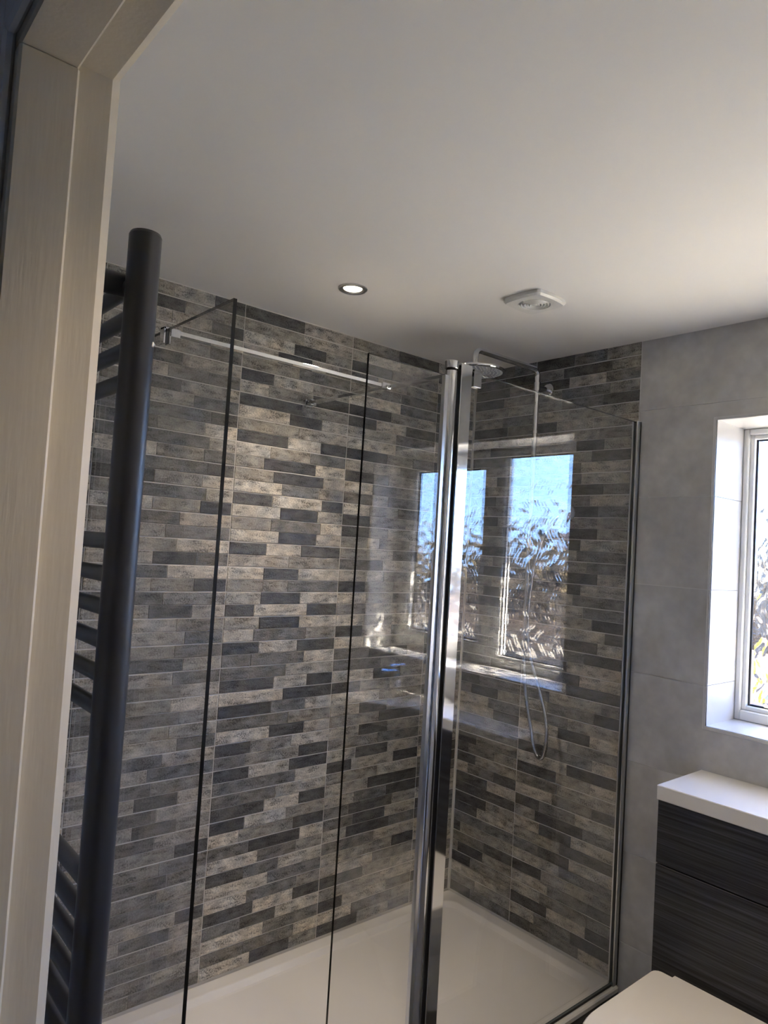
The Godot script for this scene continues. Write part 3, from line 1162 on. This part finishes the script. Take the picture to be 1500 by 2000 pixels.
	var p4 := bez(Vector3(0.440, 0.76, 0.07), Vector3(0.415, 0.85, 0.07), Vector3(0.388, 0.93, 0.07), Vector3(0.388, 1.062, 0.07), 50)
	for seg in [p2, p3, p4]:
		path.append_array(seg.slice(1))
	tube(path, 0.0070, 12, true, 0.12)
	done("hose", M.hose, h)


# ------------------------------------------------------------------ ceiling things

func build_ceiling_things() -> void:
	downlight(Vector3(0.389, CEIL, 0.994), "round recessed downlight with a chrome rim above the support bars")
	downlight(Vector3(2.12, CEIL, 0.80), "round recessed downlight in the ceiling over the wash basin")
	downlight(Vector3(1.478, CEIL, 1.603), "round recessed downlight in the ceiling inside the doorway")
	# extractor fan
	var f := thing("extractor_fan", "square white extractor fan with a round grille on the ceiling", "extractor fan")
	var c := Vector3(0.748, 0.0, 0.572)
	var outline := func(hw: float, bulge: float) -> PackedVector2Array:
		var out := PackedVector2Array()
		for s in 4:
			var a := Vector2(hw, -hw).rotated(s * PI / 2)
			var b := Vector2(hw, hw).rotated(s * PI / 2)
			var nrm := Vector2(1, 0).rotated(s * PI / 2)
			for k in 10:
				var tt := (k + 0.5) / 10.0
				var e := pow(absf(2 * tt - 1), 2.0)
				out.append(a.lerp(b, tt) + nrm * bulge * (1.0 - e))
		return out
	begin()
	var r1: PackedVector2Array = outline.call(0.066, 0.007)
	var r2: PackedVector2Array = outline.call(0.068, 0.007)
	var r3: PackedVector2Array = outline.call(0.0625, 0.006)
	var n := r1.size()
	var ringc := 0.0485
	for i in n:
		var j := (i + 1) % n
		var p := func(q: Vector2, y: float) -> Vector3: return Vector3(c.x + q.x, y, c.z + q.y)
		quad(p.call(r2[i], CEIL - 0.011), p.call(r2[j], CEIL - 0.011), p.call(r1[j], CEIL - 0.0002), p.call(r1[i], CEIL - 0.0002))
		quad(p.call(r3[i], CEIL - 0.0165), p.call(r3[j], CEIL - 0.0165), p.call(r2[j], CEIL - 0.011), p.call(r2[i], CEIL - 0.011))
		var a := r3[i].normalized() * ringc
		var b := r3[j].normalized() * ringc
		quad(p.call(a, CEIL - 0.0165), p.call(b, CEIL - 0.0165), p.call(r3[j], CEIL - 0.0165), p.call(r3[i], CEIL - 0.0165))
		quad(p.call(a, CEIL - 0.006), p.call(b, CEIL - 0.006), p.call(b, CEIL - 0.0165), p.call(a, CEIL - 0.0165))
	done("cover", M.white_plastic, f)
	begin()
	lathe([Vector2(0.0, CEIL - 0.0055), Vector2(0.049, CEIL - 0.0055)], Transform3D(Basis(), c), 36)
	done("fan_opening", M.white_plastic, f)
	for k in 4:
		begin()
		var r := 0.0135 + k * 0.0092
		lathe([Vector2(r - 0.0022, CEIL - 0.010), Vector2(r - 0.0022, CEIL - 0.0165), Vector2(r, CEIL - 0.0185), Vector2(r + 0.0022, CEIL - 0.0165), Vector2(r + 0.0022, CEIL - 0.010)], Transform3D(Basis(), c), 40)
		done("grille_ring", M.white_plastic, f)
	begin()
	lathe([Vector2(0.0, CEIL - 0.0185), Vector2(0.009, CEIL - 0.017), Vector2(0.009, CEIL - 0.008)], Transform3D(Basis(), c), 24)
	done("grille_hub", M.white_plastic, f)
	for k in 4:
		var a := TAU * k / 4.0 + 0.15
		var d := Vector3(cos(a), 0, sin(a))
		begin()
		tube([c + d * 0.008 + Vector3.UP * (CEIL - 0.0145), c + d * 0.0487 + Vector3.UP * (CEIL - 0.0145)], 0.0019, 6)
		done("grille_spoke", M.white_plastic, f)


func downlight(at: Vector3, label: String) -> void:
	var t := thing("downlight", label, "downlight")
	begin()
	lathe([Vector2(0.0445, -0.0002), Vector2(0.0445, -0.003), Vector2(0.041, -0.0055), Vector2(0.034, -0.0050), Vector2(0.0285, -0.0015), Vector2(0.0275, 0.0)], Transform3D(Basis(), at), 48)
	done("rim", M.satin, t)
	begin()
	lathe([Vector2(0.0, -0.0035), Vector2(0.018, -0.0033), Vector2(0.0278, -0.0018), Vector2(0.0278, -0.0002), Vector2(0.0, -0.0002)], Transform3D(Basis(), at), 32)
	done("lamp_lens", M.lamp, t)
	var l := SpotLight3D.new()
	l.name = "lamp_light"
	t.add_child(l)
	l.position = at + Vector3(0, -0.006, 0)
	l.rotation.x = -PI / 2
	l.spot_angle = 55.0
	l.spot_angle_attenuation = 1.0
	l.spot_range = 12.0
	l.spot_attenuation = 2.0
	l.light_size = 0.035
	l.light_color = Color(1.0, 0.92, 0.82)
	l.light_energy = 0.19
	l.shadow_enabled = true


# ------------------------------------------------------------------ radiator

func build_radiator() -> void:
	var t := thing("towel_radiator", "anthracite ladder towel radiator with round rungs beside the door lining", "radiator")
	var z := 1.922
	var posts := [1.164, 0.70]
	for px in posts:
		begin()
		tube([Vector3(px, 0.42, z), Vector3(px, 1.816, z)], 0.0212, 26, true)
		lathe([Vector2(0.0212, 1.816), Vector2(0.0195, 1.820), Vector2(0.0, 1.8215)], Transform3D(Basis(), Vector3(px, 0, z)), 26)
		done("upright", M.anthracite, t)
	var ys := [1.752, 1.709, 1.666, 1.623, 1.410, 1.366, 1.3225, 1.279, 1.2355, 1.192, 0.975, 0.9315, 0.888, 0.8445, 0.801, 0.7575, 0.714, 0.6705]
	for y in ys:
		begin()
		tube([Vector3(posts[1], y, z + 0.006), Vector3(posts[0], y, z + 0.006)], 0.011, 16, false)
		done("rung", M.anthracite, t)
	begin()
	for q in [Vector2(1.125, 1.757), Vector2(0.74, 1.757), Vector2(1.125, 0.714), Vector2(0.74, 0.714)]:
		begin()
		tube([Vector3(q.x, q.y, z + 0.008), Vector3(q.x, q.y, 1.9955)], 0.016, 18)
		done("wall_stud", M.anthracite, t)
	begin()
	tube([Vector3(posts[0] + 0.0163, 1.668, z - 0.0139), Vector3(posts[0] + 0.0152, 1.674, z - 0.0150), Vector3(posts[0] + 0.0125, 1.672, z - 0.0176)], 0.0016, 6)
	done("paint_chip", M.white_plastic, t)


# ------------------------------------------------------------------ toilet and basin

func build_toilet_unit() -> void:
	var u := thing("toilet_unit", "black wood-grain cistern cabinet under the window beside the shower", "cabinet")
	var x0 := 1.049
	var x1 := 1.574
	begin()
	box(Vector3(x0, FLOOR + 0.002, 0.002), Vector3(x1, 0.743, 0.252))
	done("carcass", M.wood, u)
	begin()
	box(Vector3(x0, 0.5655, 0.253), Vector3(x1, 0.742, 0.271), 0.001)
	done("upper_panel", M.wood, u)
	begin()
	box(Vector3(x0, 0.03, 0.253), Vector3(x1, 0.5615, 0.271), 0.001)
	done("lower_panel", M.wood, u)
	begin()
	box(Vector3(x0 - 0.003, 0.7435, 0.002), Vector3(x1 + 0.001, 0.785, 0.277), 0.002)
	tag(done("cistern_top", M.acrylic), "thick white top slab on the black cistern cabinet", "worktop")
	# toilet
	var t := thing("toilet", "white toilet with a closed slim lid in front of the black cabinet", "toilet")
	var cx := 1.279
	var outlines := [[FLOOR + 0.001, 0.12, 0.30, 0.56], [-0.05, 0.123, 0.30, 0.58], [0.10, 0.135, 0.30, 0.64], [0.20, 0.175, 0.30, 0.73], [0.262, 0.188, 0.30, 0.775], [0.269, 0.186, 0.30, 0.772]]
	begin()
	var prev := PackedVector2Array()
	for i in outlines.size():
		var q: Array = outlines[i]
		var pg := d_shape(cx, q[1], 0.274, q[3])
		if i:
			for k in pg.size():
				var j := (k + 1) % pg.size()
				quad(Vector3(prev[j].x, outlines[i - 1][0], prev[j].y), Vector3(prev[k].x, outlines[i - 1][0], prev[k].y), Vector3(pg[k].x, q[0], pg[k].y), Vector3(pg[j].x, q[0], pg[j].y))
		prev = pg
	var cc := Vector3(cx, 0.269, 0.5)
	for k in prev.size():
		var j := (k + 1) % prev.size()
		tri(cc, Vector3(prev[j].x, 0.269, prev[j].y), Vector3(prev[k].x, 0.269, prev[k].y))
	done("pan", M.ceramic, t)
	begin()
	prism_y(lid_shape(cx, 0.191, 0.320, 0.778), 0.2695, 0.285, 0.002)
	done("seat_ring", M.seat, t)
	begin()
	prism_y(lid_shape(cx, 0.195, 0.316, 0.782), 0.286, 0.300, 0.004)
	done("lid", M.seat, t)
	begin()
	box(Vector3(cx - 0.150, 0.270, 0.296), Vector3(cx + 0.150, 0.2965, 0.318), 0.004)
	done("hinge_bar", M.seat, t)



func d_shape(cx: float, hw: float, z0: float, z1: float) -> PackedVector2Array:
	var out := PackedVector2Array()
	var rz := minf(hw * 1.15, (z1 - z0) * 0.6)
	for k in 25:
		var a := PI * k / 24.0
		out.append(Vector2(cx + cos(a) * hw, z1 - rz + sin(a) * rz))
	for k in 5:
		out.append(Vector2(cx - hw, lerpf(z1 - rz, z0, (k + 1) / 5.0)))
	for k in 6:
		out.append(Vector2(cx + hw, lerpf(z0, z1 - rz, k / 5.0)))
	return out


func lid_shape(cx: float, hw: float, z0: float, z1: float) -> PackedVector2Array:
	var out := PackedVector2Array()
	var rz := 0.19
	for k in 25:
		var a := PI * k / 24.0
		var e := 2.0 / 2.6
		out.append(Vector2(cx + signf(cos(a)) * pow(absf(cos(a)), e) * hw, z1 - rz + pow(sin(a), e) * rz))
	var r := 0.022
	for k in 6:
		var a := PI + (PI / 2) * k / 5.0
		out.append(Vector2(cx - hw + r + cos(a) * r, z0 + r + sin(a) * r))
	for k in 6:
		var a := PI * 1.5 + (PI / 2) * k / 5.0
		out.append(Vector2(cx + hw - r + cos(a) * r, z0 + r + sin(a) * r))
	return out


func build_vanity() -> void:
	var v := thing("vanity_unit", "black wood-grain washstand cabinet with doors beyond the cistern cabinet", "cabinet")
	var x0 := 1.580
	var x1 := 2.16
	begin()
	box(Vector3(x0, FLOOR + 0.002, 0.002), Vector3(x1, 0.700, 0.290))
	done("carcass", M.wood, v)
	for k in 2:
		begin()
		var a := lerpf(x0, x1, k * 0.5) + 0.001
		var b := lerpf(x0, x1, k * 0.5 + 0.5) - 0.001
		box(Vector3(a, 0.04, 0.291), Vector3(b, 0.699, 0.309), 0.001)
		var d := done("door", M.wood, v)
		begin()
		var hx := b - 0.035 if k == 0 else a + 0.035
		tube([Vector3(hx, 0.50, 0.325), Vector3(hx, 0.66, 0.325)], 0.005, 10)
		tube([Vector3(hx, 0.52, 0.309), Vector3(hx, 0.52, 0.325)], 0.004, 8)
		tube([Vector3(hx, 0.64, 0.309), Vector3(hx, 0.64, 0.325)], 0.004, 8)
		done("handle", M.chrome, d)
	# basin: slab with a bowed front and a sunk oval bowl
	var s := thing("wash_basin", "white bow-front wash basin set on the black washstand", "basin")
	var outer := PackedVector2Array()
	var n := 48
	for i in n:
		var a := TAU * i / n
		var ex := 2.0 / 5.0
		var px := 1.869 + signf(cos(a)) * pow(absf(cos(a)), ex) * 0.291
		var pz := 0.176 + signf(sin(a)) * pow(absf(sin(a)), ex) * 0.172
		if sin(a) > 0:
			pz += 0.055 * (1.0 - pow((px - 1.869) / 0.291, 2.0)) * pow(sin(a), 0.5)
		outer.append(Vector2(px, pz))
	begin()
	var rings := []
	for q in [[1.0, 0.702, false], [1.0, 0.784, false], [0.99, 0.787, false], [1.0, 0.787, true], [0.93, 0.775, true], [0.75, 0.735, true], [0.4, 0.712, true], [0.0, 0.708, true]]:
		var ring := []
		for i in n:
			var a := TAU * i / n
			if q[2]:
				ring.append(Vector3(1.869 + cos(a) * 0.20 * q[0], q[1], 0.225 + sin(a) * 0.13 * q[0]))
			else:
				var p := Vector2(1.869, 0.176).lerp(outer[i], q[0])
				ring.append(Vector3(p.x, q[1], p.y))
		rings.append(ring)
	for r in rings.size() - 1:
		for i in n:
			var j := (i + 1) % n
			quad(rings[r][j], rings[r][i], rings[r + 1][i], rings[r + 1][j])
	for i in n:
		tri(Vector3(1.869, 0.702, 0.176), rings[0][i], rings[0][(i + 1) % n])
	done("basin_body", M.ceramic, s)
	var tp := thing("basin_tap", "chrome mixer tap on the back of the wash basin", "tap")
	begin()
	tube([Vector3(1.869, 0.787, 0.062), Vector3(1.869, 0.885, 0.062)], 0.021, 22)
	done("tap_body", M.chrome, tp)
	begin()
	tube(bend([Vector3(1.869, 0.860, 0.070), Vector3(1.869, 0.872, 0.185), Vector3(1.869, 0.845, 0.190)], 0.012), 0.012, 16)
	done("spout", M.chrome, tp)
	begin()
	box(Vector3(1.860, 0.888, 0.045), Vector3(1.878, 0.897, 0.135), 0.003)
	done("lever", M.chrome, tp)


# ------------------------------------------------------------------ outside

func blob(at: Vector3, r: Vector3, s: int, rough: float) -> void:
	var nz := FastNoiseLite.new()
	nz.seed = s
	nz.frequency = 1.6
	nz.fractal_octaves = 4
	var nu := 40
	var nv := 26
	var grid := []
	for j in nv + 1:
		var row := []
		for i in nu + 1:
			var a := TAU * i / nu
			var b := PI * j / nv
			var d := Vector3(sin(b) * cos(a), cos(b), sin(b) * sin(a))
			row.append(at + d * r * (1.0 + rough * nz.get_noise_3dv(d * 1.5)))
		grid.append(row)
	for j in nv:
		for i in nu:
			quad(grid[j + 1][i + 1], grid[j + 1][i], grid[j][i], grid[j][i + 1])


func build_garden() -> void:
	var gy := -2.8
	var lawn := plain(Color(0.60, 0.575, 0.50), 0.95)
	var nt := ImageTexture.create_from_image(seamless(512, 512, 0.02, 5, 61))
	lawn.heightmap_enabled = false
	begin()
	box(Vector3(-40, gy - 0.3, -60), Vector3(60, gy, -0.3))
	structure(done("floor_garden", lawn), "pale dry garden ground outside the window")
	var leaf := plain(Color(0.36, 0.32, 0.24), 0.9)
	leaf.backlight_enabled = true
	leaf.backlight = Color(0.10, 0.09, 0.04)
	leaf.heightmap_enabled = true
	leaf.heightmap_texture = nt
	leaf.heightmap_scale = 20.0
	leaf.uv1_triplanar = true
	leaf.uv1_world_triplanar = true
	leaf.uv1_scale = Vector3(0.5, 0.5, 0.5)
	var gold: StandardMaterial3D = leaf.duplicate()
	gold.albedo_color = Color(0.75, 0.68, 0.16)
	gold.backlight = Color(0.35, 0.32, 0.06)
	var bark := plain(Color(0.28, 0.23, 0.18), 0.95)
	var kinds := ["wide brown-green garden tree", "tall brown-green garden tree", "low brown-green garden tree"]
	var r3 := RandomNumberGenerator.new()
	r3.seed = 77
	for k in 14:
		var x := -14.0 + k * 3.7 + r3.randf_range(-0.1, 0.1)
		var z := -23.5 + r3.randf_range(-1.0, 1.0)
		var hgt := r3.randf_range(4.3, 5.5)
		var t := thing("garden_tree", "brown-green leafy tree at the end of the garden outside the window", "tree", "trees at the end of the garden")
		begin()
		tube([Vector3(x, gy, z), Vector3(x + 0.1, gy + 1.5, z)], 0.16, 10)
		done("trunk", bark, t)
		begin()
		blob(Vector3(x, gy + hgt * 0.58, z), Vector3(1.5, hgt * 0.42, 1.4), 100 + k, 0.3)
		blob(Vector3(x + 0.2, gy + hgt * 0.36, z + 0.3), Vector3(1.3, hgt * 0.30, 1.2), 200 + k, 0.3)
		done("crown", leaf, t)
	for k in 4:
		var x: float = [-6.2, -8.0, -4.6, -3.4][k]
		var z: float = [-12.0, -15.0, -10.0, -16.0][k]
		var t := thing("golden_shrub", "golden yellow leafed shrub on the garden ground outside the window", "shrub", "golden shrubs in the garden")
		begin()
		tube([Vector3(x, gy, z), Vector3(x, gy + 0.6, z)], 0.07, 8)
		done("stem", bark, t)
		begin()
		blob(Vector3(x, gy + 1.35, z), Vector3(0.9, 1.2, 0.9), 300 + k, 0.5)
		done("foliage", gold, t)
	# hedge behind the trees
	var hd := thing("garden_hedge", "long dark clipped hedge behind the garden trees outside the window", "hedge")
	begin()
	for k in 19:
		blob(Vector3(-17.0 + k * 2.9, gy + 1.9, -27.5), Vector3(2.2, 2.1 + 0.5 * sin(k * 2.3), 1.0), 400 + k, 0.25)
	done("hedge_foliage", leaf, hd)
	# fence
	var f := thing("garden_fence", "weathered timber panel fence across the end of the garden outside", "fence")
	var timber := plain(Color(0.55, 0.45, 0.34), 0.9)
	for k in 24:
		var x := -16.0 + k * 2.0
		begin()
		box(Vector3(x - 0.06, gy, -20.06), Vector3(x + 0.06, gy + 1.9, -19.94))
		done("fence_post", timber, f)
		begin()
		box(Vector3(x + 0.06, gy + 0.05, -20.02), Vector3(x + 1.94, gy + 1.8, -19.98))
		done("fence_panel", timber, f)
	# neighbouring house
	var h := thing("neighbour_house", "brick house with a dark tiled roof beyond the garden trees", "house")
	var brick := plain(Color(0.55, 0.42, 0.34), 0.9)
	var slate := plain(Color(0.30, 0.27, 0.26), 0.8)
	begin()
	box(Vector3(14, gy, -40), Vector3(26, gy + 4.2, -33))
	done("walls", brick, h)
	begin()
	var a := Vector3(13.6, gy + 4.2, -32.6)
	var b := Vector3(26.4, gy + 4.2, -32.6)
	var c := Vector3(26.4, gy + 4.2, -40.4)
	var d := Vector3(13.6, gy + 4.2, -40.4)
	var e1 := Vector3(13.6, gy + 6.3, -36.5)
	var e2 := Vector3(26.4, gy + 6.3, -36.5)
	quad(a, b, e2, e1)
	quad(c, d, e1, e2)
	tri(d, a, e1)
	tri(b, c, e2)
	quad(d, c, b, a)
	done("roof", slate, h)
	for k in 4:
		begin()
		var wx := 15.2 + k * 2.8
		box(Vector3(wx, gy + 2.4, -33.02), Vector3(wx + 1.2, gy + 3.6, -32.96))
		done("house_window", M.edge, h)
